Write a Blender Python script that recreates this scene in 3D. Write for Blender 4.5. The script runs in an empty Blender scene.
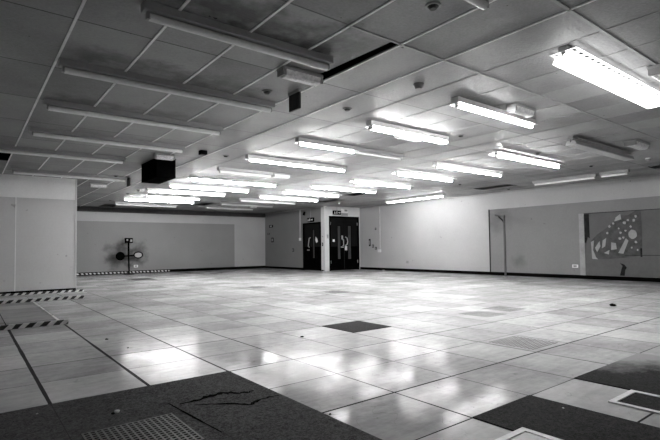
import bpy, bmesh, math, random
from mathutils import Vector, Matrix
random.seed(4)
S = bpy.context.scene
COL = S.collection
PI = math.pi

# ------------------------------------------------------------------ dimensions
CE = 2.673                      # ceiling height
XW, YB, XA, YP = 13.527, 20.08, 11.61, 15.246   # right wall, back wall, lobby block
XL, YF = -3.4, -3.2             # wall left of and behind the camera
PY, PX = 12.55, 2.09            # partition plane and its right end
FX, FY, FT = .4323, 3.3995, .6  # floor tile grid
CX, CY, CTX, CTY = .6232, 3.8411, .5679, 1.1389  # ceiling tile grid

# ------------------------------------------------------------------ materials
class NT:
    def __init__(s, m):
        s.t = m.node_tree; s.b = s.t.nodes['Principled BSDF']
    def n(s, typ, **kw):
        nd = s.t.nodes.new(typ)
        for k, v in kw.items():
            if k.startswith('i_'):
                nd.inputs[k[2:].replace('_', ' ')].default_value = v
            else: setattr(nd, k, v)
        return nd
    def l(s, a, b): s.t.links.new(a, b)
    def m(s, op, a, b=None, c=None, clamp=False):
        nd = s.t.nodes.new('ShaderNodeMath'); nd.operation = op; nd.use_clamp = clamp
        for i, v in enumerate((a, b, c)):
            if v is None: continue
            if isinstance(v, (int, float)): nd.inputs[i].default_value = v
            else: s.l(v, nd.inputs[i])
        return nd.outputs[0]
    def sep(s):
        tc = s.n('ShaderNodeTexCoord'); sp = s.n('ShaderNodeSeparateXYZ'); s.l(tc.outputs['Object'], sp.inputs[0])
        return tc.outputs['Object'], sp.outputs
    def noise(s, vec, scale, detail=3, rough=.55):
        nd = s.n('ShaderNodeTexNoise'); nd.inputs['Scale'].default_value = scale
        nd.inputs['Detail'].default_value = detail; nd.inputs['Roughness'].default_value = rough
        s.l(vec, nd.inputs['Vector']); return nd.outputs['Fac']
    def mr(s, v, a, b, c, d):
        nd = s.n('ShaderNodeMapRange'); s.l(v, nd.inputs[0])
        for i, q in enumerate((a, b, c, d)): nd.inputs[i+1].default_value = q
        return nd.outputs[0]
    def grey(s, v, sock='Base Color'):
        c = s.n('ShaderNodeCombineColor')
        for i in range(3): s.l(v, c.inputs[i])
        s.l(c.outputs[0], s.b.inputs[sock])
    def bump(s, h, strength=.3, dist=.01):
        b = s.n('ShaderNodeBump'); b.inputs['Strength'].default_value = strength; b.inputs['Distance'].default_value = dist
        s.l(h, b.inputs['Height']); s.l(b.outputs[0], s.b.inputs['Normal'])

def newmat(name, v=.5, rough=.6, metal=0., spec=.5):
    m = bpy.data.materials.new(name); m.use_nodes = True
    b = m.node_tree.nodes['Principled BSDF']
    b.inputs['Base Color'].default_value = (v, v, v, 1)
    b.inputs['Roughness'].default_value = rough; b.inputs['Metallic'].default_value = metal
    b.inputs['Specular IOR Level'].default_value = spec
    return m

def mottled(name, v, var=.15, scale=6., rough=.6, bump=0., bscale=80., metal=0., spec=.5):
    m = newmat(name, v, rough, metal, spec); t = NT(m); ob, _ = t.sep()
    n1 = t.noise(ob, scale, 4); n2 = t.noise(ob, scale*7, 3)
    f = t.m('ADD', t.mr(n1, .3, .7, -var, var), t.mr(n2, .3, .7, -var*.5, var*.5))
    t.grey(t.m('MULTIPLY', t.m('ADD', f, 1.), v, clamp=True))
    if bump: t.bump(t.noise(ob, bscale, 3), bump, .004)
    return m

def emit(name, strength, v=.9):
    m = newmat(name, v, .4); b = m.node_tree.nodes['Principled BSDF']
    b.inputs['Emission Color'].default_value = (1, 1, 1, 1); b.inputs['Emission Strength'].default_value = strength
    return m

def floor_mat():
    m = newmat('floor_tile', .5, .2); t = NT(m); t.b.inputs['IOR'].default_value = 1.075; ob, (x, y, z) = t.sep()
    u = t.m('DIVIDE', t.m('SUBTRACT', x, FX), FT); v = t.m('DIVIDE', t.m('SUBTRACT', y, FY), FT)
    iu = t.m('FLOOR', u); iv = t.m('FLOOR', v)
    cmb = t.n('ShaderNodeCombineXYZ'); t.l(iu, cmb.inputs[0]); t.l(iv, cmb.inputs[1])
    wn = t.n('ShaderNodeTexWhiteNoise'); wn.noise_dimensions = '2D'; t.l(cmb.outputs[0], wn.inputs['Vector'])
    tile = wn.outputs['Value']
    def edge(a):
        d = t.m('FRACT', a); return t.m('MULTIPLY', t.m('MINIMUM', d, t.m('SUBTRACT', 1., d)), FT)
    eu, ev = edge(u), edge(v)
    def hashw(a, off=0.):                         # each seam line has its own width
        w1 = t.n('ShaderNodeTexWhiteNoise'); w1.noise_dimensions = '1D'
        t.l(t.m('ADD', t.m('ROUND', a), off), w1.inputs['W']); return t.mr(t.m('POWER', w1.outputs['Value'], 2.), 0, 1, .0032, .0085)
    # wide open seams between the leftmost rows of panels
    wide = t.m('MULTIPLY', t.m('LESS_THAN', x, 1.3), t.m('LESS_THAN', y, 7.2))
    nw = t.noise(ob, 1.1, 2)
    wu = t.m('MULTIPLY', t.mr(nw, .35, .65, .75, 1.25), t.m('ADD', hashw(u), t.m('MULTIPLY', wide, .0085)))
    wv = t.m('MULTIPLY', t.mr(t.noise(ob, .9, 2), .35, .65, .7, 1.3), hashw(v, 17.))
    lu = t.m('LESS_THAN', eu, wu); lv = t.m('LESS_THAN', ev, wv)
    line = t.m('MAXIMUM', lu, lv)
    n1 = t.noise(ob, 1.6, 5, .65); n2 = t.noise(ob, 14., 4, .7)
    mp = t.n('ShaderNodeMapping'); mp.inputs['Scale'].default_value = (1, 6, 1); t.l(ob, mp.inputs[0])
    st = t.noise(mp.outputs[0], 3., 4, .7)
    base = t.m('ADD', .46, t.mr(tile, 0, 1, -.075, .075))
    base = t.m('ADD', base, t.mr(n1, .3, .7, -.09, .07)); base = t.m('ADD', base, t.mr(n2, .3, .7, -.045, .03))
    base = t.m('ADD', base, t.mr(st, .3, .7, -.05, .04))
    spots = t.mr(t.noise(ob, 38., 2), .72, .76, 0, .22)
    base = t.m('SUBTRACT', base, spots)
    scr = t.noise(ob, 3.1, 2)
    scr = t.mr(t.m('ABSOLUTE', t.m('SUBTRACT', scr, .5)), 0, .0035, .10, 0)
    base = t.m('SUBTRACT', base, scr)
    # trodden, dirtier patch between the striped strips
    dirty = t.m('MULTIPLY', t.m('LESS_THAN', x, 1.03), t.m('MULTIPLY', t.m('GREATER_THAN', y, 7.0), t.m('LESS_THAN', y, 10.55)))
    base = t.m('SUBTRACT', base, t.m('MULTIPLY', dirty, .16))
    k = t.m('MULTIPLY', base, t.mr(line, 0, 1, 1, .05), clamp=True)
    t.grey(k)
    r = t.m('ADD', t.mr(n1, .3, .7, .07, .16), t.m('ADD', t.mr(tile, 0, 1, -.02, .04), t.mr(n2, .45, .7, 0., .10))); r = t.m('ADD', r, t.m('MULTIPLY', line, .5))
    r = t.m('ADD', r, t.m('MULTIPLY', dirty, .2))
    t.l(r, t.b.inputs['Roughness'])
    hgt = t.m('ADD', t.m('MULTIPLY', line, -1.), t.m('MULTIPLY', t.noise(ob, 5., 2), .12))
    hgt = t.m('ADD', hgt, t.m('MULTIPLY', n2, .05))
    # every panel sits at its own slight tilt
    cm = t.n('ShaderNodeCombineXYZ'); cm.inputs[2].default_value = 1.
    sc = t.n('ShaderNodeSeparateColor'); t.l(wn.outputs['Color'], sc.inputs[0])
    t.l(t.mr(sc.outputs[0], 0, 1, -.006, .006), cm.inputs[0]); t.l(t.mr(sc.outputs[1], 0, 1, -.006, .006), cm.inputs[1])
    vn = t.n('ShaderNodeVectorMath'); vn.operation = 'NORMALIZE'; t.l(cm.outputs[0], vn.inputs[0])
    t.bump(hgt, .15, .003)
    bn = [n for n in t.t.nodes if n.type == 'BUMP'][0]; t.l(vn.outputs[0], bn.inputs['Normal'])
    return m

def ceiling_mat():
    m = newmat('ceiling_tile', .45, .56); t = NT(m); ob, (x, y, z) = t.sep()
    u = t.m('DIVIDE', t.m('SUBTRACT', x, CX), CTX); v = t.m('DIVIDE', t.m('SUBTRACT', y, CY), CTY)
    cmb = t.n('ShaderNodeCombineXYZ'); t.l(t.m('FLOOR', u), cmb.inputs[0]); t.l(t.m('FLOOR', v), cmb.inputs[1])
    wn = t.n('ShaderNodeTexWhiteNoise'); wn.noise_dimensions = '2D'; t.l(cmb.outputs[0], wn.inputs['Vector'])
    d = t.m('FRACT', v); ev = t.m('MULTIPLY', t.m('MINIMUM', d, t.m('SUBTRACT', 1., d)), CTY)
    line = t.m('LESS_THAN', ev, .007)
    n1 = t.noise(ob, 1.3, 4, .6); n2 = t.noise(ob, 45., 3, .7)
    b = t.m('ADD', .25, t.mr(wn.outputs['Value'], 0, 1, -.05, .05))
    b = t.m('ADD', b, t.mr(n1, .3, .7, -.05, .04)); b = t.m('ADD', b, t.mr(n2, .3, .7, -.03, .03))
    spots = t.mr(t.noise(ob, 17., 1), .80, .82, 0, .25)
    b = t.m('SUBTRACT', b, spots)
    for yc, x0, x1, w, a in ((3.05, .9, 2.75, .34, .75), (4.47, .6, 2.7, .24, .55), (5.9, .6, 2.7, .18, .4), (3.1, 2.0, 2.8, .5, .5)):   # darker mottled bands beside the left lamps
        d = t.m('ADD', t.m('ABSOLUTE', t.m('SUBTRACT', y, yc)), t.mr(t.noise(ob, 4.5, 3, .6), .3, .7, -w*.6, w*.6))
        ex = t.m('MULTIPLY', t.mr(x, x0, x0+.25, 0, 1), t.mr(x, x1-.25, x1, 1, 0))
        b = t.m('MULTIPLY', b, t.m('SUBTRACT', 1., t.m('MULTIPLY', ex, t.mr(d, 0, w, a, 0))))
    t.grey(t.m('MULTIPLY', b, t.mr(line, 0, 1, 1, .12), clamp=True))
    mp = t.n('ShaderNodeMapping'); mp.inputs['Scale'].default_value = (1, 3, 1); t.l(ob, mp.inputs[0])
    h = t.m('ADD', t.noise(mp.outputs[0], 22., 3, .6), t.m('MULTIPLY', t.noise(ob, 2.5, 2), 1.2))
    t.bump(t.m('SUBTRACT', h, line), .5, .008)
    return m

def wall_mat(name, v, var=.06, stain=None, rough=.6):
    m = newmat(name, v, rough); t = NT(m); ob, (x, y, z) = t.sep()
    n1 = t.noise(ob, .7, 5, .6); n2 = t.noise(ob, 26., 3, .7)
    f = t.m('ADD', t.mr(n1, .3, .7, -var, var), t.mr(n2, .3, .7, -var*.7, var*.7))
    f = t.m('SUBTRACT', f, t.mr(t.noise(ob, 6.5, 2), .72, .77, 0, .4))
    k = t.m('MULTIPLY', t.m('ADD', 1., f), v)
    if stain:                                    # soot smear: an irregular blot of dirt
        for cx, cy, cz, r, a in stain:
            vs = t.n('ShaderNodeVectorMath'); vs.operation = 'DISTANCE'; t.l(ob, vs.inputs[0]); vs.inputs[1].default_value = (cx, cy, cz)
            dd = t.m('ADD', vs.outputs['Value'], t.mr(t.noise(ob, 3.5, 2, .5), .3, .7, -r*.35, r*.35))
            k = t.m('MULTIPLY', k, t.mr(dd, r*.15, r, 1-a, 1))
    t.grey(t.m('MULTIPLY', k, 1., clamp=True))
    t.bump(n2, .12, .004)
    return m

def carpet_mat(name, v, seams=(), pale_corner=False):
    m = newmat(name, v, .95, 0, .15); t = NT(m); ob, (x, y, z) = t.sep()
    n1 = t.noise(ob, 3., 5, .7); n2 = t.noise(ob, 70., 4, .85); n3 = t.noise(ob, 22., 3, .7)
    f = t.m('ADD', 1., t.mr(n1, .3, .7, -.22, .25))
    f = t.m('ADD', f, t.mr(n2, .38, .62, -.8, .9)); f = t.m('ADD', f, t.mr(n3, .3, .7, -.25, .25))
    f = t.m('ADD', f, t.mr(t.noise(ob, 30., 1), .77, .80, 0, 1.2))
    k = t.m('MULTIPLY', f, v)
    for s in seams:
        k = t.m('MULTIPLY', k, t.mr(t.m('ABSOLUTE', t.m('SUBTRACT', x, s)), .001, .004, .35, 1))
    if pale_corner:                                      # paler towards one corner
        q = t.m('ADD', t.m('MULTIPLY', x, .8), t.m('MULTIPLY', y, .75)); q = t.m('ADD', q, t.mr(n1, .3, .7, -.16, .16))
        k = t.m('ADD', k, t.mr(q, 4.18, 4.62, 0, .24))
    t.grey(t.m('MULTIPLY', k, 1., clamp=True)); t.bump(n2, .6, .004)
    return m

def stripe_mat(name, axis, pitch, slant=1.):
    m = newmat(name, .5, .5); t = NT(m); ob, xyz = t.sep()
    q = t.m('ADD', xyz[axis], t.m('MULTIPLY', xyz[2], slant))
    q = t.m('ADD', q, t.mr(t.noise(ob, 3., 2), .3, .7, -pitch*.12, pitch*.12))
    s = t.m('LESS_THAN', t.m('FRACT', t.m('DIVIDE', q, pitch)), .52)
    k = t.mr(s, 0, 1, .62, .012)
    t.grey(t.m('MULTIPLY', k, t.mr(t.noise(ob, 14., 3), .3, .7, .75, 1.1), clamp=True))
    return m

M = {}
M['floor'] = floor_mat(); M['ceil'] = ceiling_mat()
M['wlight'] = wall_mat('wall_light_paint', .37)
M['wgrey'] = wall_mat('wall_grey_paint', .26)
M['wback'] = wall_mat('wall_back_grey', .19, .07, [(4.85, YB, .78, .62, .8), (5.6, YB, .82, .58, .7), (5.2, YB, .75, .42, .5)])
M['wbacklight'] = wall_mat('wall_back_light', .33)
M['wblock'] = wall_mat('wall_lobby_paint', .18)
M['wpier'] = wall_mat('wall_pier_paint', .62)
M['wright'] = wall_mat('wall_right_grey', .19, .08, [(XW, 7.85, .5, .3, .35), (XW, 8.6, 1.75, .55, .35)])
M['wpart'] = wall_mat('partition_grey', .52, .05)
M['wpartl'] = wall_mat('partition_light', .80, .05)
M['black'] = newmat('black_paint', .0015, .6, 0, .05)
M['skirt'] = mottled('skirting_black', .003, .3, 5, .6, spec=.05)
M['void'] = newmat('void_dark', .02, .9)
M['bar'] = mottled('tee_bar', .80, .12, 3, .45)
M['bar2'] = mottled('dull_tee_bar', .30, .15, 3, .5)
M['white'] = mottled('white_enamel', .62, .10, 5, .35)
M['dusty'] = mottled('dusty_enamel', .30, .07, 5, .45)
M['tube_off'] = mottled('dead_tube', .82, .06, 4, .25)
M['tube_on'] = emit('lit_tube', 30.)
M['tube_dim'] = emit('dim_tube', 3.0)
M['tube_mid'] = emit('shaded_tube', 5.)
M['opal_on'] = emit('lit_opal', 2.2)
M['opal_off'] = mottled('opal_plastic', .50, .1, 3, .35)
M['prism'] = mottled('prismatic_cover', .66, .25, 30, .3, .5, 60)
M['dark_metal'] = mottled('dark_metal', .014, .3, 6, .5, spec=.3)
M['duct'] = mottled('duct_black', .002, .5, 5, .7, spec=.06)
M['steel'] = mottled('brushed_steel', .55, .1, 8, .3, metal=.8)
M['door'] = mottled('door_dark_upper', .006, .2, 3, .5, spec=.08)
M['kick'] = mottled('door_black_lower', .0015, .3, 4, .6, spec=.03)
M['frame'] = mottled('door_frame_dark', .002, .2, 4, .6, spec=.05)
M['glass'] = mottled('wired_glass', .05, .2, 6, .3, spec=.2)
M['signw'] = newmat('sign_white', .75, .5)
M['grey'] = newmat('mid_grey', .25, .5)
M['carpet'] = carpet_mat('carpet_grey', .044, seams=(.4323,))
M['carpet2'] = carpet_mat('carpet_charcoal', .017)
M['carpet3'] = carpet_mat('carpet_worn', .013, pale_corner=True)
M['hazx'] = stripe_mat('hazard_stripes', 0, .15, -1.)
M['hazx2'] = stripe_mat('hazard_stripes_fine', 0, .145, .6)
M['tape'] = mottled('white_tape', .70, .15, 12, .5)
M['board'] = mottled('dark_board', .095, .12, 3, .6)
M['torn'] = mottled('torn_backing', .055, .45, 7, .7)
M['paper'] = mottled('paper_white', .34, .12, 8, .8)
M['strip'] = mottled('bare_plaster', .31, .15, 5, .7)
M['grime_shadow'] = mottled('grimy_edge_and_shadow', .02, .5, 6, .7)
M['lattice'] = mottled('lattice_steel', .085, .3, 20, .5)
M['shadeband'] = mottled('shade_band', .045, .2, 4, .7)
M['post'] = mottled('post_grey', .07, .15, 6, .6)
M['perf'] = mottled('perforated_panel', .03, .12, 8, .4); M['perf'].node_tree.nodes['Principled BSDF'].inputs['IOR'].default_value = 1.19

for k in ('black', 'skirt', 'kick', 'duct', 'frame', 'grime_shadow', 'void'):       # dead-matt blacks
    M[k].node_tree.nodes['Principled BSDF'].inputs['IOR'].default_value = 1.04

# ------------------------------------------------------------------ mesh helpers
def bx(bm, x0, x1, y0, y1, z0, z1):
    vs = [bm.verts.new((x, y, z)) for z in (z0, z1) for x, y in ((x0, y0), (x1, y0), (x1, y1), (x0, y1))]
    for f in ((3, 2, 1, 0), (4, 5, 6, 7), (0, 1, 5, 4), (1, 2, 6, 5), (2, 3, 7, 6), (3, 0, 4, 7)):
        bm.faces.new([vs[i] for i in f])
    return bm
def box(*a): return bx(bmesh.new(), *a)
def bev(bm, w=.004, seg=2):
    bmesh.ops.bevel(bm, geom=list(bm.edges), offset=w, segments=seg, affect='EDGES', profile=.6); return bm
def cyl(bm, p, q, r, r2=None, n=14):
    p, q = Vector(p), Vector(q); d = q-p; r2 = r if r2 is None else r2
    rot = d.to_track_quat('Z', 'Y').to_matrix().to_4x4()
    bmesh.ops.create_cone(bm, cap_ends=True, segments=n, radius1=r, radius2=r2, depth=d.length,
                          matrix=Matrix.Translation((p+q)/2) @ rot)
    return bm
def prism(bm, prof, a, b, axis='x'):
    """closed profile of (s, z) extruded along an axis from a to b"""
    def P(t, s, z): return (t, s, z) if axis == 'x' else (s, t, z)
    A = [bm.verts.new(P(a, s, z)) for s, z in prof]; B = [bm.verts.new(P(b, s, z)) for s, z in prof]
    n = len(prof)
    for i in range(n): bm.faces.new((A[i], A[(i+1) % n], B[(i+1) % n], B[i]))
    bm.faces.new(A[::-1]); bm.faces.new(B)
    return bm
def slab(bm, poly, axis, c0, c1):
    """polygon of two coordinates given depth along axis (0: x, 1: y, 2: z)"""
    def P(a, b, c): return ((c, a, b), (a, c, b), (a, b, c))[axis]
    A = [bm.verts.new(P(a, b, c0)) for a, b in poly]; B = [bm.verts.new(P(a, b, c1)) for a, b in poly]
    n = len(poly)
    for i in range(n): bm.faces.new((A[i], A[(i+1) % n], B[(i+1) % n], B[i]))
    bm.faces.new(A[::-1]); bm.faces.new(B)
    return bm
def obj(name, bm, mat, parent=None, smooth=False):
    bmesh.ops.recalc_face_normals(bm, faces=bm.faces)
    me = bpy.data.meshes.new(name); bm.to_mesh(me); bm.free()
    for m in (mat if isinstance(mat, list) else [mat]): me.materials.append(m)
    if smooth:
        for p in me.polygons: p.use_smooth = True
        me.set_sharp_from_angle(angle=math.radians(40))
    o = bpy.data.objects.new(name, me); COL.objects.link(o)
    if parent is not None: o.parent = parent
    return o
def thing(name, label, cat, loc=(0, 0, 0), group=None, rz=0):
    o = bpy.data.objects.new(name, None); COL.objects.link(o)
    o.location = loc; o.rotation_euler = (0, 0, rz); o.empty_display_size = .1
    o['label'] = label; o['category'] = cat
    if group: o['group'] = group
    return o
def tag(o, label, cat, group=None, loc=None):
    o['label'] = label; o['category'] = cat
    if group: o['group'] = group
    if loc: o.location = loc
    return o
def struct(name, bm, mat):
    o = obj(name, bm, mat); o['kind'] = 'structure'; return o

# ------------------------------------------------------------------ the room
struct('floor', box(XL-.15, XW+.15, YF-.15, YB+.15, -.15, 0), M['floor'])

# ceiling: a suspended layer of tiles with a few of them missing
HOLES = set()
def cell(i, j): return (CX+i*CTX, CX+(i+1)*CTX, CY+j*CTY, CY+(j+1)*CTY)
for c in ((20, -1), (20, 1), (20, 3), (20, -3)): HOLES.add(c)
FARH = {(17, 8), (16, 6), (-1, 5), (8, 9), (11, 11), (6, 13), (9, 13)}
HOLES |= FARH
SHIFT = (3, -1)                                   # the tile pushed aside
bm = bmesh.new()
for i in range(-8, 24):
    for j in range(-7, 16):
        x0, x1, y0, y1 = cell(i, j)
        x0, x1, y0, y1 = max(x0, XL-.1), min(x1, XW+.1), max(y0, YF-.1), min(y1, YB+.1)
        if x1-x0 < .01 or y1-y0 < .01 or (i, j) in HOLES: continue
        if (i, j) == SHIFT:
            slab(bm, [(x0, y0), (x1-.09, y0), (x1-.15, y1), (x0, y1)], 2, CE+.004, CE+.02); continue
        bx(bm, x0, x1, y0, y1, CE, CE+.016)
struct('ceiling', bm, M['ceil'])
struct('trim_1', box(XL-.15, XW+.15, YF-.15, YB+.15, CE+.42, CE+.52), M['void'])   # slab above the hanging ceiling
bm = bmesh.new()
for i in range(-7, 24):
    x = CX+i*CTX
    if XL < x < XW and i < 6: bx(bm, x-.010, x+.010, YF, YB, CE-.008, CE+.0)
struct('trim_2', bm, M['bar'])                    # white tee bars of the left part of the ceiling grid
bm = bmesh.new()
for i in range(6, 24):
    x = CX+i*CTX
    if x < XW: bx(bm, x-.006, x+.006, YF, YB, CE-.004, CE+.0)
for j, w in ((-2, .013), (-1, .010)):
    y = CY+j*CTY; bx(bm, CX+3*CTX, XW, y-w, y+w, CE-.008, CE+.0)
struct('trim_11', bm, M['bar2'])                  # thinner, duller bars elsewhere

def wall(name, axis, c0, c1, rects):
    """wall plate of painted fields: rects = (a0, a1, z0, z1, material)"""
    bm = bmesh.new(); mats = []
    for a0, a1, z0, z1, m in rects:
        if m not in mats: mats.append(m)
        before = set(bm.faces)
        if axis == 0: bx(bm, c0, c1, a0, a1, z0, z1)
        else: bx(bm, a0, a1, c0, c1, z0, z1)
        for f in bm.faces:
            if f not in before: f.material_index = mats.index(m)
    return struct(name, bm, [M[m] for m in mats])
TOP = CE+.42
wall('wall_right', 0, XW, XW+.12, [
    (YF, 8.87, 2.13, TOP, 'wlight'), (YF, 8.87, 0, 2.13, 'wright'), (8.87, YP, 0, TOP, 'wlight')])
wall('wall_back', 1, YB, YB+.12, [
    (XL, 9.96, 2.11, TOP, 'wbacklight'), (XL, 9.96, 0, 2.11, 'wback'), (9.96, XA+.1, 0, TOP, 'wbacklight')])
wall('wall_lobby_side', 0, XA, XA+.1, [
    (YP+.0, 15.50, 0, TOP, 'wpier'), (15.50, 16.80, 2.03, TOP, 'wblock'), (16.80, YB, 0, TOP, 'wblock')])
wall('wall_lobby_front', 1, YP, YP+.1, [
    (XA+.1, 11.83, 0, TOP, 'wpier'), (11.83, 13.46, 2.27, TOP, 'wpier'), (13.46, XW, 0, TOP, 'wpier')])
wall('wall_left', 1, PY, PY+.12, [
    (XL, PX, 2.17, CE, 'wpartl'), (XL, PX, 0, 2.17, 'wpart')])
wall('wall_camera_side', 0, XL-.12, XL, [(YF, YB, 0, TOP, 'wpart')])
wall('wall_front', 1, YF-.12, YF, [(XL, XW, 0, TOP, 'wlight')])

struct('baseboard_right', box(XW-.016, XW, YF, YP, 0, .105), M['skirt'])
struct('baseboard_back', box(XL, XA, YB-.016, YB, 0, .12), M['skirt'])
struct('baseboard_left', box(XL, PX, PY-.014, PY, 0, .075), M['skirt'])
bm = box(XA-.014, XA, 16.83, YB-.02, 0, .10); bx(bm, XA-.014, XA, YP-.014, 15.47, 0, .05)
struct('baseboard_lobby', bm, M['skirt'])
struct('trim_3', box(PX-.03, PX+.008, PY-.012, PY+.13, 0, CE-.002), M['wpart'])      # end post of the partition
struct('trim_4', box(.872, .890, PY-.008, PY, .075, CE-.002), M['wpartl'])           # cover strip over the panel joint
struct('trim_5', box(XW-.02, XW, YF, 15.2, CE-.055, CE-.008), M['dusty'])            # ceiling edge angles, right wall and lobby
struct('trim_6', box(XL, XA-.01, YB-.06, YB, CE-.20, CE-.004), M['shadeband'])  # dark strip puts the shade under the ceiling into colour
struct('trim_7', box(XA-.02, XA, YP, YB-.03, CE-.045, CE-.008), M['dusty'])
bm = box(XW-.02, XW, 5.89, 6.03, .105, 1.81)
struct('trim_8', bm, M['strip'])                                                     # pale jamb beside the dark board
struct('trim_9', box(XA-.03, XA+.05, YP-.03, YP+.06, 0, CE-.002), M['wpier'])        # corner post between the doors
struct('trim_10', box(XW-.010, XW, 8.85, 8.885, .105, 2.135), M['grime_shadow'])            # edge of the darker paint field

# ------------------------------------------------------------------ doors
def leaf(parent, axis, c, a0, a1, z1, wa0, wa1, wz0, wz1, hside):
    """a leaf in the plane c; outward normal is -axis"""
    def B(a, b, d0, d1, z0, zz): return (c-d1, c-d0, a, b, z0, zz) if axis == 0 else (a, b, c-d1, c-d0, z0, zz)
    bm = bmesh.new()
    kz = 1.0
    for (p, q, r, s) in ((a0, wa0, .01, kz), (wa1, a1, .01, kz), (wa0, wa1, .01, wz0)): bx(bm, *B(p, q, -.045, 0, r, s))
    lf = obj('leaf', bm, M['kick'], parent)
    bm = bmesh.new()
    for (p, q, r, s) in ((a0, wa0, kz, z1), (wa1, a1, kz, z1), (wa0, wa1, wz1, z1)): bx(bm, *B(p, q, -.045, 0, r, s))
    obj('upper_panel', bm, M['door'], lf)
    obj('vision_pane', box(*B(wa0, wa1, -.03, -.022, wz0, wz1)), M['glass'], lf)
    bm = bmesh.new(); w = .018
    bx(bm, *B(wa0-w, wa0, -.002, .006, wz0-w, wz1+w)); bx(bm, *B(wa1, wa1+w, -.002, .006, wz0-w, wz1+w))
    bx(bm, *B(wa0, wa1, -.002, .006, wz1, wz1+w)); bx(bm, *B(wa0, wa1, -.002, .006, wz0-w, wz0))
    obj('glazing_bead', bm, M['frame'], lf)
    return lf

d1 = bpy.data.objects.new('door_1', None); COL.objects.link(d1); d1['kind'] = 'structure'; d1.location = (XA, 16.15, 0)
def rel(o, d):                                   # parts were built in room coordinates
    for v in o.data.vertices: v.co -= Vector(d.location)
    return o
def kids(d):
    def walk(o):
        for c in o.children:
            if c.type == 'MESH': rel(c, d)
            walk(c)
    walk(d)
bm = bmesh.new()
for a, b, z0, z1 in ((15.50, 15.56, 0, 2.03), (16.74, 16.80, 0, 2.03), (15.56, 16.74, 1.98, 2.03)): bx(bm, XA-.025, XA+.08, a, b, z0, z1)
obj('door_frame', bm, M['frame'], d1)
lf = leaf(d1, 0, XA+.02, 15.565, 16.735, 1.975, 16.0, 16.14, .53, 1.72, 1)
bm = bmesh.new()
pts = [(XA, 16.33, .98), (XA-.06, 16.34, 1.02), (XA-.075, 16.30, 1.16), (XA-.06, 16.27, 1.36), (XA, 16.26, 1.40)]
for p, q in zip(pts, pts[1:]): cyl(bm, p, q, .02)
bx(bm, XA-.012, XA+.02, 16.36, 16.50, .84, .89)
obj('handle', bm, M['steel'], lf)
bm = slab(bmesh.new(), [(15.80, 1.34), (15.90, 1.42), (15.93, 1.28), (15.86, 1.16), (15.76, 1.22)], 0, XA+.012, XA+.02)
obj('notice', bm, M['signw'], lf)
kids(d1)

d2 = bpy.data.objects.new('door_2', None); COL.objects.link(d2); d2['kind'] = 'structure'; d2.location = (12.645, YP, 0)
bm = bmesh.new()
for a, b, z0, z1 in ((11.83, 11.89, 0, 2.27), (13.40, 13.46, 0, 2.27), (11.89, 13.40, 2.21, 2.27)): bx(bm, a, b, YP-.025, YP+.08, z0, z1)
obj('door_frame', bm, M['frame'], d2)
lA = leaf(d2, 1, YP+.02, 11.895, 12.638, 2.205, 12.30, 12.46, .48, 1.86, 1)
lB = leaf(d2, 1, YP+.02, 12.652, 13.395, 2.205, 12.86, 13.04, .47, 1.87, -1)
obj('notice', box(12.03, 12.13, YP+.012, YP+.02, 1.20, 1.30), M['signw'], lA)
bm = bmesh.new(); bx(bm, 12.50, 12.58, YP+.006, YP+.02, 1.30, 1.46); cyl(bm, (12.56, YP-.05, 1.02), (12.56, YP-.05, 1.3), .018)
cyl(bm, (12.56, YP-.05, 1.04), (12.56, YP+.02, 1.04), .014); cyl(bm, (12.56, YP-.05, 1.28), (12.56, YP+.02, 1.28), .014)
bx(bm, 12.46, 12.60, YP, YP+.02, .95, 1.0)
obj('handle', bm, M['steel'], lA)
bm = bmesh.new(); pts = [(12.70, YP+.01, 1.40), (12.74, YP-.06, 1.36), (12.77, YP-.07, 1.2), (12.74, YP-.06, 1.08), (12.70, YP+.01, 1.04)]
for p, q in zip(pts, pts[1:]): cyl(bm, p, q, .02)
obj('handle', bm, M['steel'], lB)
obj('notice', box(12.68, 12.80, YP+.008, YP+.02, .84, 1.02), M['signw'], lB)
obj('astragal', box(12.625, 12.665, YP+.004, YP+.02, .02, 2.2), M['door'], d2)
for z in (.3, 1.9):
    for xx in (11.895, 13.37): obj('hinge', box(xx, xx+.028, YP-.004, YP+.02, z, z+.12), M['grey'], d2)
kids(d2)

# ------------------------------------------------------------------ signs over the doors
def exit_sign(label, axis, c, a0, a1, z0, z1, flip=1):
    w, hh = a1-a0, z1-z0
    t = thing('exit_sign', label, 'sign', ((c-.03, (a0+a1)/2, z0) if axis == 0 else ((a0+a1)/2, c-.03, z0)))
    def B(a, b, d0, d1, p, q): return (d0, d1, a, b, p, q) if axis == 0 else (a, b, d0, d1, p, q)
    obj('case', box(*B(-w/2, w/2, -.025, .03, 0, hh)), M['black'], t)
    bm = bmesh.new(); s = flip
    # running figure and an arrow, with a doorway bar between them
    ax = 0 if axis == 0 else 1
    def poly(pts): slab(bm, [(s*x*w, z*hh) for x, z in pts], ax, -.028, -.0245)
    poly([(-.36, .62), (-.30, .62), (-.30, .76), (-.36, .76)]); poly([(-.40, .32), (-.28, .36), (-.26, .58), (-.36, .58)])
    poly([(-.44, .16), (-.38, .16), (-.30, .36), (-.38, .38)]); poly([(-.22, .18), (-.18, .24), (-.28, .40), (-.32, .34)])
    poly([(-.10, .2), (.0, .2), (.0, .78), (-.10, .78)])
    poly([(.12, .42), (.30, .42), (.30, .26), (.44, .5), (.30, .74), (.30, .58), (.12, .58)])
    obj('pictogram', bm, M['signw'], t)
    bm = bmesh.new(); top = CE-z0
    cyl(bm, (0, 0, hh), (0, 0, top), .008)
    obj('drop_rod', bm, M['dusty'], t)
    return t
exit_sign('small black exit sign with pale figure above the single dark door', 0, XA, 15.97, 16.42, 2.06, 2.24, -1)
exit_sign('black exit sign with pale figure over the double doors, left of the white one', 1, YP, 12.03, 12.44, 2.33, 2.50)
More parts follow.
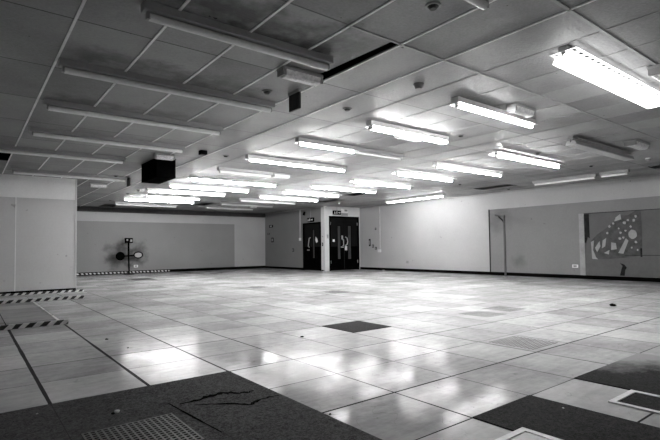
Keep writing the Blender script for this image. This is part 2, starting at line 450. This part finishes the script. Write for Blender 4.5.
t = thing('white_sign', 'white two-tier sign above the double doors beside the black exit sign', 'sign', (12.66, YP, 2.29))
obj('plate', box(-.18, .18, -.04, 0, .13, .30), M['signw'], t)
obj('plate', box(-.16, .17, -.04, 0, 0, .12), M['dusty'], t)
bm = bmesh.new(); bx(bm, -.02, .14, -.043, -.039, .19, .27); obj('dark_field', bm, M['grey'], t)
bm = bmesh.new()
for k in range(4): bx(bm, -.12+k*.065, -.085+k*.065, -.043, -.039, .03, .09)
obj('lettering_row', bm, M['grey'], t)

# ------------------------------------------------------------------ fluorescent lights
NL = [0]
def lamp(label, x0, x1, y, lit='off', kind='plain', tubes=1, joints=1, litspan=None, axis='x', group='fluorescent ceiling lights'):
    """kind plain: box housing with bare tube below; tray: slotted reflector tray; opal: tray with wide opal trough"""
    L = x1-x0
    if axis == 'x': t = thing('fluorescent_light', label, 'ceiling light', ((x0+x1)/2, y, CE), group)
    else: t = thing('fluorescent_light', label, 'ceiling light', (y, (x0+x1)/2, CE), group, PI/2)
    a = L/2
    on = {'on': 'tube_on', 'off': 'tube_off', 'dim': 'tube_dim'}[lit]
    if kind == 'plain':
        prof = [(-.05, 0), (.05, 0), (.046, -.056), (.03, -.062), (-.03, -.062), (-.046, -.056)]
        obj('housing', prism(bmesh.new(), prof, -a, a), M['dusty'] if lit == 'off' else M['white'], t)
        if lit != 'off' or litspan is not None:      # shallow white reflector added to hold the tube's light off the ceiling
            prof = [(-.076, -.076), (-.079, -.074), (-.05, -.0625), (.05, -.0625), (.079, -.074), (.076, -.076), (.05, -.066), (-.05, -.066)]
            obj('reflector', prism(bmesh.new(), prof, -a, a), M['white'], t)
        zt = -.092
    else:
        bm = bmesh.new(); z = -.042
        bx(bm, -a, a, -.035, .035, z-.004, 0)
        n = int(L/.115); p = L/n
        for s in (-1, 1):
            y0, y1 = sorted((s*.035, s*.060)); bx(bm, -a, a, y0, y1, z-.004, z)
            y0, y1 = sorted((s*.092, s*.118)); bx(bm, -a, a, y0, y1, z-.004, z)
            for k in range(n+1):
                c = -a+k*p; y0, y1 = sorted((s*.060, s*.092)); bx(bm, max(-a, c-.025), min(a, c+.025), y0, y1, z-.004, z)
            if kind == 'opal': continue
            slab_pts = [(s*.118, z), (s*.122, z), (s*.140, z-.03), (s*.136, z-.03)]
            prism(bm, slab_pts, -a, a)
        obj('reflector', bm, M['dusty'] if lit == 'off' else M['white'], t)
        zt = -.098
    inset = .03
    spans = []
    for k in range(joints):
        q0 = -a+inset+k*(L-2*inset)/joints; q1 = -a+inset+(k+1)*(L-2*inset)/joints
        spans.append((q0+.012, q1-.012))
    offs = [0] if tubes == 1 else [-.032, .032]
    for k, (q0, q1) in enumerate(spans):
        for o in offs:
            bm = bmesh.new(); cyl(bm, (q0, o, zt), (q1, o, zt), .019 if lit != 'off' or kind != 'plain' or joints > 1 else .029, n=12)
            mm = on
            if kind == 'opal' and lit == 'on': mm = 'tube_mid'
            if litspan is not None: mm = 'tube_on' if k in litspan else 'tube_off'
            obj('tube', bm, M[mm], t, True)
    ends = sorted({round(v, 4) for q0, q1 in spans for v in (q0-.006, q1+.006)})
    hw = .028 if tubes == 1 else .06
    for e in ends:
        obj('lamp_holder', box(e-.011, e+.011, -hw*.75, hw*.75, zt-.022, -.045), M['white'] if lit != 'off' else M['dusty'], t)
    if kind != 'plain':
        for s in (-1, 1):
            bm = bmesh.new(); bx(bm, s*(a-.02)-.012, s*(a-.02)+.012, -.018, .018, -.075, 0)
            cyl(bm, (s*(a-.03), 0, -.05), (s*(a+.02), 0, -.1), .008); obj('bracket', bm, M['grey'], t)
    if kind == 'opal':
        prof = [(-.06, -.075), (.06, -.075), (.088, -.135), (.08, -.142), (-.08, -.142), (-.088, -.135)]
        obj('diffuser', prism(bmesh.new(), prof, -a+.0, a-.0), M['opal_on'] if lit == 'on' else M['opal_off'], t)
    return t

# column over the left of the room (unlit)
lamp('unlit short batten light with bare tube, nearest of the left column', .95, 2.60, 3.30)
lamp('unlit long batten light second in the left column, behind the short nearest one', .64, 2.86, 4.74)
lamp('unlit long batten light third in the left column from the front', .68, 2.84, 6.11)
lamp('unlit long batten light fourth in the left column, just before the black hanging box', .68, 2.86, 7.59)
lamp('unlit long batten light running above the top of the left partition', .25, 2.32, 9.15)
lamp('unlit batten light beyond the black hanging box, ending at a small dark plate', .72, 2.96, 11.54)
# middle column
lamp('brightly lit wide opal trough light at the upper right of the photo', 4.06, 6.28, 1.90, 'on', 'opal')
lamp('lit short single tube light beside a boxy emergency light, right of centre', 4.44, 6.16, 3.32, 'on')
lamp('lit twin-tube short batten above a small emergency light near the ceiling centre', 4.31, 5.97, 4.64, 'on', tubes=2)
lamp('long twin-section batten with its left tube lit and its right tube dead', 4.06, 6.42, 6.02, 'off', joints=2, litspan=(0,))
lamp('lit long batten of two tubes end to end left of the half-dead one', 4.05, 6.40, 7.65, 'on', joints=2)
lamp('unlit thin batten ending at a white emergency box behind the two-tube batten', 4.16, 5.46, 9.12)
lamp('lit long slotted tray light throwing dashes on the ceiling right of the black box', 4.09, 6.43, 10.52, 'on', 'tray', joints=2)
lamp('lit long batten just behind the slotted tray light, right of the black box', 4.11, 6.41, 12.0, 'on')
lamp('dimly glowing long batten low behind the lit ones right of the black box', 3.95, 6.3, 13.3, 'dim')
lamp('lit short tube light right under the view of the black hanging box', 4.36, 6.02, 14.6, 'on', 'tray')
lamp('long tube light, farthest lit one of the middle column towards the back wall', 4.0, 6.35, 15.9, 'on')
lamp('unlit batten close to the back wall above its left part', 4.14, 6.36, 17.65)
# right column
lamp('dark unlit opal trough light at the right, before the oval white light', 7.55, 9.88, 3.45, 'off', 'opal')
lamp('lit slotted tray light throwing comb-like dashes on the ceiling at right', 7.5, 9.85, 4.76, 'on', 'tray')
lamp('lit long two-tube batten left of the comb-dashed tray light', 7.52, 9.9, 6.14, 'on', joints=2)
lamp('lit tray light with a hanger at its left end above the bright right wall', 7.58, 9.6, 7.3, 'on', 'tray')
lamp('lit tray light just left of and behind the one with the hanger', 7.6, 9.7, 8.8, 'on', 'tray')
lamp('lit long light over the floor before the double doors', 7.3, 9.7, 10.18, 'on')
lamp('lit light in front of the lobby corner post, near the ceiling middle', 7.36, 9.4, 11.56, 'on', 'tray')
lamp('lit long light nearest before the single dark door', 7.37, 9.7, 13.1, 'on')
lamp('unlit long batten behind the last lit one before the single door', 7.29, 9.55, 14.3)
lamp('unlit batten beside the tiny far emergency light', 7.29, 9.5, 15.8)
lamp('unlit batten farthest in the right column near the back wall', 7.4, 9.5, 17.4)
# along the right wall
lamp('lit two-tube batten running along the top of the right wall', 9.66, 12.3, 12.25, 'on', joints=2, axis='y')
lamp('unlit batten along the right wall, the longer farther of two end to end', 4.95, 6.55, 12.1, axis='y')
lamp('unlit batten along the right wall, the shorter nearer of two end to end', 4.22, 4.85, 12.05, axis='y')
lamp('unlit short light cut by the top edge of the photo above the centre', 1.30, 2.80, 1.80)

# ------------------------------------------------------------------ emergency bulkhead lights
def bulkhead(label, x, y, L=.46, W=.14, lit=False):
    t = thing('emergency_light', label, 'emergency light', (x, y, CE), 'emergency bulkhead lights')
    obj('base', bev(box(-L/2, L/2, -W/2, W/2, -.035, 0), .006, 1), M['dusty'], t)
    prof = [(-W*.46, -.035), (W*.46, -.035), (W*.38, -.085), (W*.2, -.10), (-W*.2, -.10), (-W*.38, -.085)]
    obj('cover', prism(bmesh.new(), prof, -L/2+.03, L/2-.03), M['prism'], t)
    for s in (-1, 1):
        obj('end_cap', box(s*(L/2-.016)-.016, s*(L/2-.016)+.016, -W*.42, W*.42, -.09, -.03), M['grey'], t)
    return t
bulkhead('white ribbed emergency light beside the dark ceiling gap', 2.56, 3.72)
bulkhead('small emergency light under the twin-tube batten at the centre', 5.30, 4.84)
bulkhead('emergency light beside the lit short tube right of centre', 5.43, 3.07)
bulkhead('oval emergency light behind the dark opal trough at right', 8.95, 3.0, .6, .2)
bulkhead('emergency light seen past the right end of the left partition', 2.68, 13.1, .42)
bulkhead('emergency light joined to the end of the thin unlit batten', 5.72, 9.15)
bulkhead('small emergency light below the lit long light before the single door', 9.03, 13.35, .4)
bulkhead('tiny emergency light over the far end near the back wall', 9.0, 16.5, .35)
bulkhead('emergency light cut by the right edge of the photo beside the opal trough', 5.46, 1.57, .5)
bulkhead('emergency light in front of the black hanging box', 2.80, 8.42, .36)

# ------------------------------------------------------------------ small ceiling fittings
def disc(label, x, y, r=.056, h=.03, m='dark_metal', name='ceiling_speaker', cat='ceiling speaker'):
    t = thing(name, label, cat, (x, y, CE), 'round dark ceiling fittings')
    bm = bmesh.new(); cyl(bm, (0, 0, -.012), (0, 0, 0), r, n=20); obj('rim', bm, M['grey'] if m == 'dark_metal' else M[m], t, True)
    bm = bmesh.new(); cyl(bm, (0, 0, -h), (0, 0, -.012), r*.45, r*.72, n=20); obj('grille', bm, M[m], t, True)
for lab, x, y in (
    ('round dark ceiling fitting near the top edge, right of the ceiling gap', 2.61, 2.12),
    ('round dark ceiling fitting left of the hanging dark plate', 2.58, 4.40),
    ('round dark ceiling fitting at the ceiling centre, right of the hanging dark plate', 3.71, 4.38),
    ('round dark ceiling fitting left of the lit short single tube light', 6.04, 4.42),
    ('round dark ceiling fitting between the black box and the two-tube batten', 3.76, 7.91),
    ('round dark ceiling fitting near the end plate left of the black box', 2.71, 11.45),
    ('round dark ceiling fitting low left of the lit far tubes, nearer of two', 3.86, 14.9),
    ('round dark ceiling fitting low left of the lit far tubes, farther of two', 3.87, 17.1),
    ('round dark ceiling fitting right of the comb-dashed tray light', 10.75, 4.5),
    ('round dark ceiling fitting against the top of the right wall', 13.0, 7.83),
    ('round dark ceiling fitting past the end of the two-tube batten at right', 10.80, 7.97),
    ('round dark ceiling fitting just above the comb-dashed tray light', 8.41, 4.45)):
    disc(lab, x, y)
def detector(label, x, y, m='white'):
    t = thing('smoke_detector', label, 'smoke detector', (x, y, CE), 'smoke detectors')
    bm = bmesh.new(); cyl(bm, (0, 0, -.02), (0, 0, 0), .055, n=20); obj('base', bm, M[m], t, True)
    bm = bmesh.new(); cyl(bm, (0, 0, -.055), (0, 0, -.02), .034, .046, n=20); obj('sensing_head', bm, M['grey'], t, True)
detector('smoke detector on the ceiling above the twin-tube batten', 3.76, 3.27, 'grey')
detector('pale smoke detector between the black box and the back wall', 3.86, 13.77)
detector('pale smoke detector over the lobby corner post', 11.3, 13.9)
detector('pale smoke detector near the right edge of the photo', 10.8, 3.43)

t = thing('hanging_duct', 'black boxed duct hanging from the ceiling above the left partition end', 'duct', (2.95, 9.22, CE))
obj('casing', bev(box(-.18, .18, -.47, .47, -.37, 0), .005, 1), M['duct'], t)
bm = bmesh.new(); bx(bm, -.185, .185, -.475, -.45, -.02, -.001); bx(bm, -.185, .185, .45, .475, -.02, -.001)
obj('flange', bm, M['dark_metal'], t)
def plate(label, x, y, w, h):
    t = thing('hanging_plate', label, 'plate', (x, y, CE))
    obj('panel', box(-.012, .012, -w/2, w/2, -h, -.02), M['dark_metal'], t)
    obj('edge_channel', box(-.02, .02, -w/2-.005, w/2+.005, -.03, 0), M['dusty'], t)
plate('dark plate hanging edge-on below the white ribbed emergency light', 2.83, 4.23, .2, .21)
plate('small dark plate hanging at the end of the batten left of the black box', 3.0, 11.50, .22, .22)
t = thing('junction_box', 'small black box on the ceiling right of the black hanging duct', 'junction box', (3.25, 7.75, CE))
obj('body', box(-.06, .06, -.05, .05, -.07, 0), M['black'], t); obj('lid', box(-.05, .05, -.04, .04, -.076, -.07), M['dark_metal'], t)

# ------------------------------------------------------------------ right wall fittings
t = thing('wall_board', 'dark board with torn white paper scraps on the right wall', 'board', (XW, 0, 0))
obj('board', box(-.022, -.001, 2.2, 5.885, .11, 1.80), M['board'], t)
def blob(cy, cz, ry, rz, n=18, jag=.12):
    return [(cy+ry*math.cos(a*2*PI/n)*(1+random.uniform(-jag, jag)), cz+rz*math.sin(a*2*PI/n)*(1+random.uniform(-jag, jag))) for a in range(n)]
bk = slab(bmesh.new(), [(5.70, .55), (5.72, 1.05), (5.55, 1.22), (5.3, 1.40), (5.05, 1.62), (4.95, 1.70), (4.8, 1.69), (4.62, 1.80), (4.5, 1.79), (4.49, 1.2), (4.50, .66), (4.9, .60), (5.3, .56)], 0, -.026, -.0225)
bkg = obj('torn_backing', bk, M['torn'], t)
scr = [[(5.72, 1.02), (5.64, 1.06), (5.67, .8), (5.60, .60), (5.55, .55), (5.70, .56)],
       [(5.62, .86), (5.50, 1.04), (5.48, .90), (5.57, .74)], [(5.42, 1.06), (5.33, 1.12), (5.36, .9), (5.45, .84)],
       [(5.21, 1.00), (5.10, .98), (5.08, .82), (5.22, .80)], [(5.05, .72), (4.93, .70), (4.80, 1.04), (4.86, 1.10), (4.95, .92)],
       [(5.40, .72), (5.26, .80), (5.28, .68)], [(5.08, 1.66), (4.97, 1.74), (4.95, 1.60), (5.12, 1.55)]]
for pl in scr: obj('paper_scrap', slab(bmesh.new(), pl, 0, -.030, -.0262), M['paper'], bkg)
obj('paper_scrap', slab(bmesh.new(), blob(4.70, 1.20, .10, .12, 14, .06), 0, -.030, -.0262), M['paper'], bkg)
for cy, cz, r in ((5.15, 1.50, .025), (5.02, 1.36, .022), (4.98, 1.25, .03), (4.88, 1.5, .035), (4.8, 1.57, .03), (4.74, 1.4, .026), (4.66, 1.56, .034), (4.86, 1.30, .022), (4.92, 1.12, .026), (5.0, 1.1, .03), (4.63, 1.0, .028), (4.6, .80, .022), (5.3, 1.25, .03), (4.73, .86, .02), (5.24, 1.42, .03), (4.62, 1.66, .03)):
    obj('paper_scrap', slab(bmesh.new(), blob(cy, cz, r, r*1.2, 8, .3), 0, -.030, -.0262), M['paper'], bkg)
obj('grimy_strip', slab(bmesh.new(), [(5.885, 1.79), (5.885, 1.02), (5.85, .98), (5.80, 1.16), (5.75, 1.12), (5.755, 1.79)], 0, -.028, -.0222), M['grime_shadow'], t)
bm = box(-.03, -.0222, 4.50, 4.54, .62, .84); bx(bm, -.028, -.0222, 3.4, 4.9, .655, .668)
obj('dark_seam', bm, M['grime_shadow'], t)
obj('smear', slab(bmesh.new(), [(5.02, .46), (4.92, .42), (4.86, .34), (4.90, .28), (4.92, .13), (5.03, .13), (4.99, .3), (4.96, .38)], 0, -.0265, -.0222), M['grime_shadow'], t)
obj('painted_edge_shadow', box(-.034, -.001, 2.2, 5.885, 1.80, 1.815), M['grime_shadow'], t)  # dark strip painted in as the shadow along the board's top edge

t = thing('bracket_post', 'thin post with a top bracket standing before the right wall', 'post', (13.02, 8.02, 0))
obj('post', box(-.022, .022, -.022, .022, 0, 1.88), M['post'], t)
bm = bmesh.new(); cyl(bm, (0, 0, 1.85), (.46, .60, 1.93), .018, n=8); obj('top_arm', bm, M['post'], t)
bm = bmesh.new(); pts = [(0, 0, 1.62), (.03, .06, 1.72), (.12, .2, 1.80), (.25, .34, 1.86)]
for p, q in zip(pts, pts[1:]): cyl(bm, p, q, .02, n=8)
obj('brace', bm, M['grime_shadow'], t)
obj('foot_plate', box(-.05, .05, -.05, .05, 0, .008), M['grey'], t)

t = thing('cable_conduit', 'white conduit running down the right wall near the double doors', 'conduit', (XW, 14.02, 0))
obj('pipe', box(-.04, 0, -.045, .045, .84, CE-.055), M['wlight'], t); obj('end_box', box(-.055, 0, -.075, .075, .74, .86), M['white'], t)
t = thing('cable_conduit', 'thin white conduit dropping beside the single dark door', 'conduit', (XA, 17.02, 0))
obj('pipe', box(-.03, 0, -.03, .03, 1.38, CE-.05), M['wlight'], t); obj('end_box', box(-.04, 0, -.06, .06, 1.28, 1.4), M['white'], t)
def socket(label, axis, c, a, z, w, h, m='black', d=.014, name='wall_plate'):
    loc = (c, a, z) if axis == 0 else (a, c, z)
    t = thing(name, label, 'wall plate', loc)
    if axis == 0:
        obj('plate', bev(box(-d, 0, -w/2, w/2, -h/2, h/2), .003, 1), M[m], t)
        obj('insert', box(-d-.004, -d, -w*.28, w*.28, -h*.3, h*.3), M['grey'], t)
    else:
        obj('plate', bev(box(-w/2, w/2, -d, 0, -h/2, h/2), .003, 1), M[m], t)
        obj('insert', box(-w*.28, w*.28, -d-.004, -d, -h*.3, h*.3), M['grey'], t)
socket('tall black plate on the right wall left of the white conduit', 0, XW, 14.62, 1.15, .10, .30)
socket('small black plate on the right wall, middle of the three left of the conduit', 0, XW, 14.42, 1.0, .11, .13, 'dark_metal')
socket('small black plate on the right wall just left of the conduit foot', 0, XW, 14.25, .91, .10, .11)
socket('small dark plate high on the right wall left of the conduit', 0, XW, 14.25, 1.72, .08, .09)
socket('grey round-edged plate low on the right wall below the bright patch', 0, XW, 12.5, .36, .12, .1, 'grey')
socket('white socket plate low on the grey right wall beside the pale jamb', 0, XW, 6.17, .35, .16, .09, 'signw')
socket('upper dark plate on the lobby wall near the back corner', 0, XA, 19.5, 2.02, .35, .12)
socket('lower dark plate on the lobby wall near the back corner', 0, XA, 19.38, 1.36, .2, .22)
socket('thin dark plate on the lobby wall between the two corner plates', 0, XA, 19.75, 1.66, .18, .08)
socket('small dark plate low on the lobby wall before the conduit', 0, XA, 17.6, .87, .13, .13)
socket('white socket plate low on the back wall right of the stand', 1, YB, 5.53, .30, .16, .10, 'signw')
socket('white switch plate high on the corner post side facing the room', 0, XA, 15.37, 1.42, .09, .12, 'signw')
socket('white round-edged call plate on the pale pier beside the double doors', 1, YP, 11.74, 1.42, .09, .2, 'steel', .03)
socket('dark break-glass plate on the pier side beside the single door', 0, XA, 15.40, 1.10, .08, .14)
t = thing('wall_sensor', 'small black sensor high on the lobby wall above the single door', 'sensor', (XA, 16.62, 2.44))
obj('arm', box(-.05, 0, -.02, .02, .02, .06), M['dark_metal'], t); bm = bmesh.new(); cyl(bm, (-.09, 0, -.06), (-.04, 0, .08), .055, .04); obj('head', bm, M['black'], t, True)

# ------------------------------------------------------------------ pedestal stand against the back wall
t = thing('pedestal_stand', 'thin black pedestal stand with crossed lamp heads before the sooty back wall', 'stand', (5.13, 19.55, 0))
bm = bmesh.new(); cyl(bm, (0, 0, .02), (-.02, 0, .7), .030); cyl(bm, (-.02, 0, .7), (-.03, 0, 1.28), .036); obj('pole', bm, M['black'], t)
bm = bmesh.new(); cyl(bm, (0, 0, 0), (0, 0, .025), .2, .17, n=20); obj('base', bm, M['dark_metal'], t)
obj('control_box', bev(box(-.17, .13, -.06, .06, 1.24, 1.44), .01, 1), M['black'], t)
obj('dial', bev(box(.02, .10, -.068, -.06, 1.29, 1.38), .002, 1), M['grey'], t)
obj('dial', bev(box(-.12, -.06, -.068, -.06, 1.33, 1.39), .002, 1), M['grey'], t)
bm = bmesh.new(); cyl(bm, (-.42, 0, .72), (.42, 0, .75), .03); obj('cross_arm', bm, M['black'], t)
bm = bmesh.new(); cyl(bm, (-.36, -.11, .73), (-.36, .06, .73), .17, .13, n=20); obj('lamp_head', bm, M['black'], t, True)
bm = bmesh.new()
for k in range(16):
    a, b = 2*PI*k/16, 2*PI*(k+1)/16
    cyl(bm, (.33+.17*math.cos(a), -.06, .76+.12*math.sin(a)), (.33+.17*math.cos(b), -.06, .76+.12*math.sin(b)), .022, n=8)
lh = obj('lamp_head', bm, M['black'], t, True)
bm = bmesh.new(); cyl(bm, (.33, -.06, .76), (.33, -.02, .76), .13, n=16); obj('lens', bm, M['grey'], lh, True)

# ------------------------------------------------------------------ striped hazard strips
def hazard(label, x0, x1, y, z0, z1, d, m='hazx'):
    o = obj('hazard_strip', box(x0, x1, y, y+d, z0, z1), M[m])
    return tag(o, label, 'hazard tape', 'striped hazard strips')
hazard('black and white striped strip along the foot of the left partition', XL+.05, 2.22, PY-.20, 0, .045, .03)
hazard('black and white striped strip across the floor, middle of the three at left', XL+.05, 1.9, 10.52, 0, .055, .03)
hazard('nearest black and white striped strip on the floor at left', XL+.05, 1.08, 6.99, 0, .055, .03)
hazard('dotted black and white strip along the skirting of the back wall', 3.0, 6.9, YB-.026, .035, .09, .009, 'hazx2')
bm = bmesh.new()
yy = 7.05
while yy < 10.4:
    l = random.uniform(.25, .7); w = random.uniform(.006, .018); bx(bm, 1.03-w, 1.03+w, yy, min(10.4, yy+l), 0, .004); yy += l+random.uniform(.03, .12)
tag(obj('white_tape_line', bm, M['tape']), 'worn white tape line joining two striped strips on the floor', 'tape')

# ------------------------------------------------------------------ carpet pieces and floor panels
tag(obj('carpet_mat', box(-1.968, 1.632, -.2, 3.3995, 0, .006), M['carpet']), 'large grey carpet covering the near left floor corner', 'carpet')
# raised, curling creases in the large carpet
def crease(label, pts, r, straight=False):
    # a flat ragged slit of changing width
    fine = []
    for (p, q) in zip(pts, pts[1:]):
        for k in range(4):
            f = k/4; fine.append((p[0]+(q[0]-p[0])*f, p[1]+(q[1]-p[1])*f))
    fine.append(pts[-1]); n = len(fine); up, lo = [], []
    for k, (a, b) in enumerate(fine):
        w = r*random.uniform(.25, 1.5)*(.25+math.sin(PI*min(1, max(0, k/(n-1)))))
        da, db = (w, 0) if straight else (0, w)
        j = 0 if straight else random.uniform(-.5, .5)*r
        up.append((a+da, b+db+j)); lo.append((a-da*.7, b-db*.7+j))
    bm = slab(bmesh.new(), up+lo[::-1], 2, .0062, .0078)
    return tag(obj('carpet_tear', bm, M['black']), label, 'tear', 'tears in the near left carpet')
crease('long jagged dark tear in the near left carpet, upper one', [(1.05, 2.86), (1.18, 2.87), (1.27, 2.90), (1.35, 2.90), (1.42, 2.84), (1.49, 2.80), (1.53, 2.82)], .022)
crease('jagged dark tear reaching the right edge of the near left carpet', [(1.12, 2.80), (1.22, 2.72), (1.31, 2.66), (1.38, 2.58), (1.46, 2.62), (1.54, 2.63), (1.61, 2.62)], .014)
crease('straight dark cut in the near left carpet beside the grille', [(1.0, 2.94), (1.03, 2.6), (1.06, 2.29)], .0045, True)
t = thing('floor_grille', 'perforated metal floor grille set in the near left carpet', 'grille', (.72, 2.50, .006))
obj('tray', box(-.235, .235, -.235, .235, 0, .001), M['black'], t)
bm = bmesh.new(); n = 15; p = .46/n
for k in range(n+1):
    c = -.23+k*p; bx(bm, c-.0045, c+.0045, -.235, .235, .001, .0035); bx(bm, -.235, .235, c-.0045, c+.0045, .001, .0035)
obj('lattice', bm, M['lattice'], t)
tag(obj('carpet_mat', box(2.232, 2.832, -.6, 1.6, 0, .006), M['carpet2']), 'charcoal carpet strip at the lower right, left of the white tiles', 'carpet')
tag(obj('carpet_mat', box(3.432, 4.63, -.4, 1.6, 0, .006), M['carpet3']), 'worn black carpet at the right edge of the near floor', 'carpet')
tag(obj('carpet_mat', box(3.434, 4.031, 4.001, 4.598, 0, .005), M['carpet2']), 'single black square tile in the middle of the pale floor', 'carpet')
def floor_box(label, x0, x1, y0, y1, z):
    t = thing('floor_box', label, 'floor box', ((x0+x1)/2, (y0+y1)/2, z)); a, b = (x1-x0)/2, (y1-y0)/2; w = .035
    bm = bmesh.new()
    for q in ((-a, a, b-w, b), (-a, a, -b, -b+w), (-a, -a+w, -b+w, b-w), (a-w, a, -b+w, b-w)): bx(bm, *q, 0, .008)
    obj('frame', bm, M['tape'], t)
    obj('lid', box(-a+w+.006, a-w-.006, -b+w+.006, b-w-.006, 0, .006), M['carpet3'] if z == 0 else M['dusty'], t)
    bm = bmesh.new(); bx(bm, -a+w, a-w, -b+w, b-w, 0, .002); obj('well', bm, M['black'], t)
floor_box('white-framed grey floor box between the carpets at lower right', 3.07, 3.425, .62, 1.235, 0)
floor_box('pale-framed floor box cut by the bottom edge of the photo', 1.90, 2.285, .72, 1.335, .006)
def vent(label, x0, y0, holes=13):
    a = .24
    bm = bmesh.new(); p = 2*a/holes
    for i in range(holes):
        for j in range(holes):
            c, d = -a+(i+.5)*p, -a+(j+.5)*p
            cyl(bm, (c, d, .0), (c, d, .0022), p*.30, n=6)
    return tag(obj('floor_vent', bm, M['perf']), label, 'floor vent', 'perforated floor panels', (x0+.3, y0+.3, 0))
vent('perforated floor panel right of the black square tile', 4.0323+.0, 2.1995)
vent('small far perforated floor panel right of the black square', 6.4323-.3, 3.9995-.3, 11)
vent('perforated floor panel just beyond the near right perforated one', 5.4323, 3.5995, 11)
vent('perforated floor panel far behind the black square tile', 6.0323, 7.5995, 9)
vent('perforated floor panel farthest of those behind the black square', 5.4323, 9.9995, 9)
# dark access panel far left
tag(obj('floor_hatch', box(4.2, 4.9, 15.4, 16.4, 0, .004), M['dark_metal']), 'dark flat hatch on the floor before the sooty back wall', 'hatch')

# ------------------------------------------------------------------ crumbs and plugs left on the floor
def scrap(label, x, y, z, r, m, name='paper_scrap', cat='scrap'):
    bm = bmesh.new(); bmesh.ops.create_icosphere(bm, subdivisions=2, radius=r)
    for v in bm.verts:
        v.co *= random.uniform(.6, 1.25); v.co.z = abs(v.co.z)*.6 if v.co.z < 0 else v.co.z*.7
    mn = min(v.co.z for v in bm.verts)
    for v in bm.verts: v.co.z -= mn
    return tag(obj(name, bm, M[m]), label, cat, 'litter on the floor', (x, y, z))
scrap('crumpled pale paper scrap on the near left carpet', .715, 2.975, .006, .017, 'tape')
scrap('dark bit beside the crumpled paper scrap on the left carpet', .69, 2.955, .006, .011, 'black', 'rubble_bit', 'rubble')
scrap('tiny white crumb near the left end of the near left carpet', .343, 3.242, .006, .006, 'tape', 'rubble_bit', 'rubble')
scrap('small black lump on the pale floor before the single black tile', 2.863, 4.186, 0, .018, 'black', 'rubble_bit', 'rubble')
scrap('black plug lying on the right floor before the torn board', 7.893, 3.053, 0, .05, 'black', 'rubble_bit', 'rubble')
scrap('dark crumb on the floor beyond the near left carpet', 1.21, 5.47, 0, .016, 'black', 'rubble_bit', 'rubble')
scrap('smaller dark crumb on the floor beyond the near left carpet', 1.267, 4.857, 0, .010, 'black', 'rubble_bit', 'rubble')
scrap('pale crumb on the charcoal carpet strip at lower right', 2.75, 1.35, .006, .006, 'tape', 'rubble_bit', 'rubble')
scrap('black bit at the edge of the near left carpet', 1.66, 2.15, 0, .008, 'black', 'rubble_bit', 'rubble')
scrap('dark lump on the right skirting line past the double doors', 13.3, 13.6, 0, .05, 'dusty', 'rubble_bit', 'rubble')

# ------------------------------------------------------------------ world, camera, view
w = bpy.data.worlds.new('world'); S.world = w; w.use_nodes = True
w.node_tree.nodes['Background'].inputs[0].default_value = (.02, .02, .02, 1)
cam = bpy.data.cameras.new('camera'); co = bpy.data.objects.new('camera', cam); COL.objects.link(co)
cam.sensor_width = 36.; cam.sensor_fit = 'HORIZONTAL'; cam.lens = 468.147/660*36
cam.shift_y = (229.9936-220)/660; cam.clip_start = .05; cam.clip_end = 100
yaw, pitch, roll = -.6620, .0379, .0127
Rz = Matrix.Rotation(yaw, 3, 'Z'); Rx = Matrix.Rotation(pitch, 3, 'X'); Ry = Matrix.Rotation(roll, 3, 'Y')
C2W = Rz @ Rx @ Ry                                # right, forward, up
base = Matrix(((1, 0, 0), (0, 0, -1), (0, 1, 0)))  # camera axes expressed in right, forward, up
co.matrix_world = Matrix.Translation((0, 0, .9529)) @ (C2W @ base).to_4x4()
S.camera = co
S.view_settings.view_transform = 'Standard'; S.view_settings.look = 'None'
S.view_settings.gamma = 1.; S.view_settings.exposure = 2.05
S.view_settings.use_curve_mapping = False
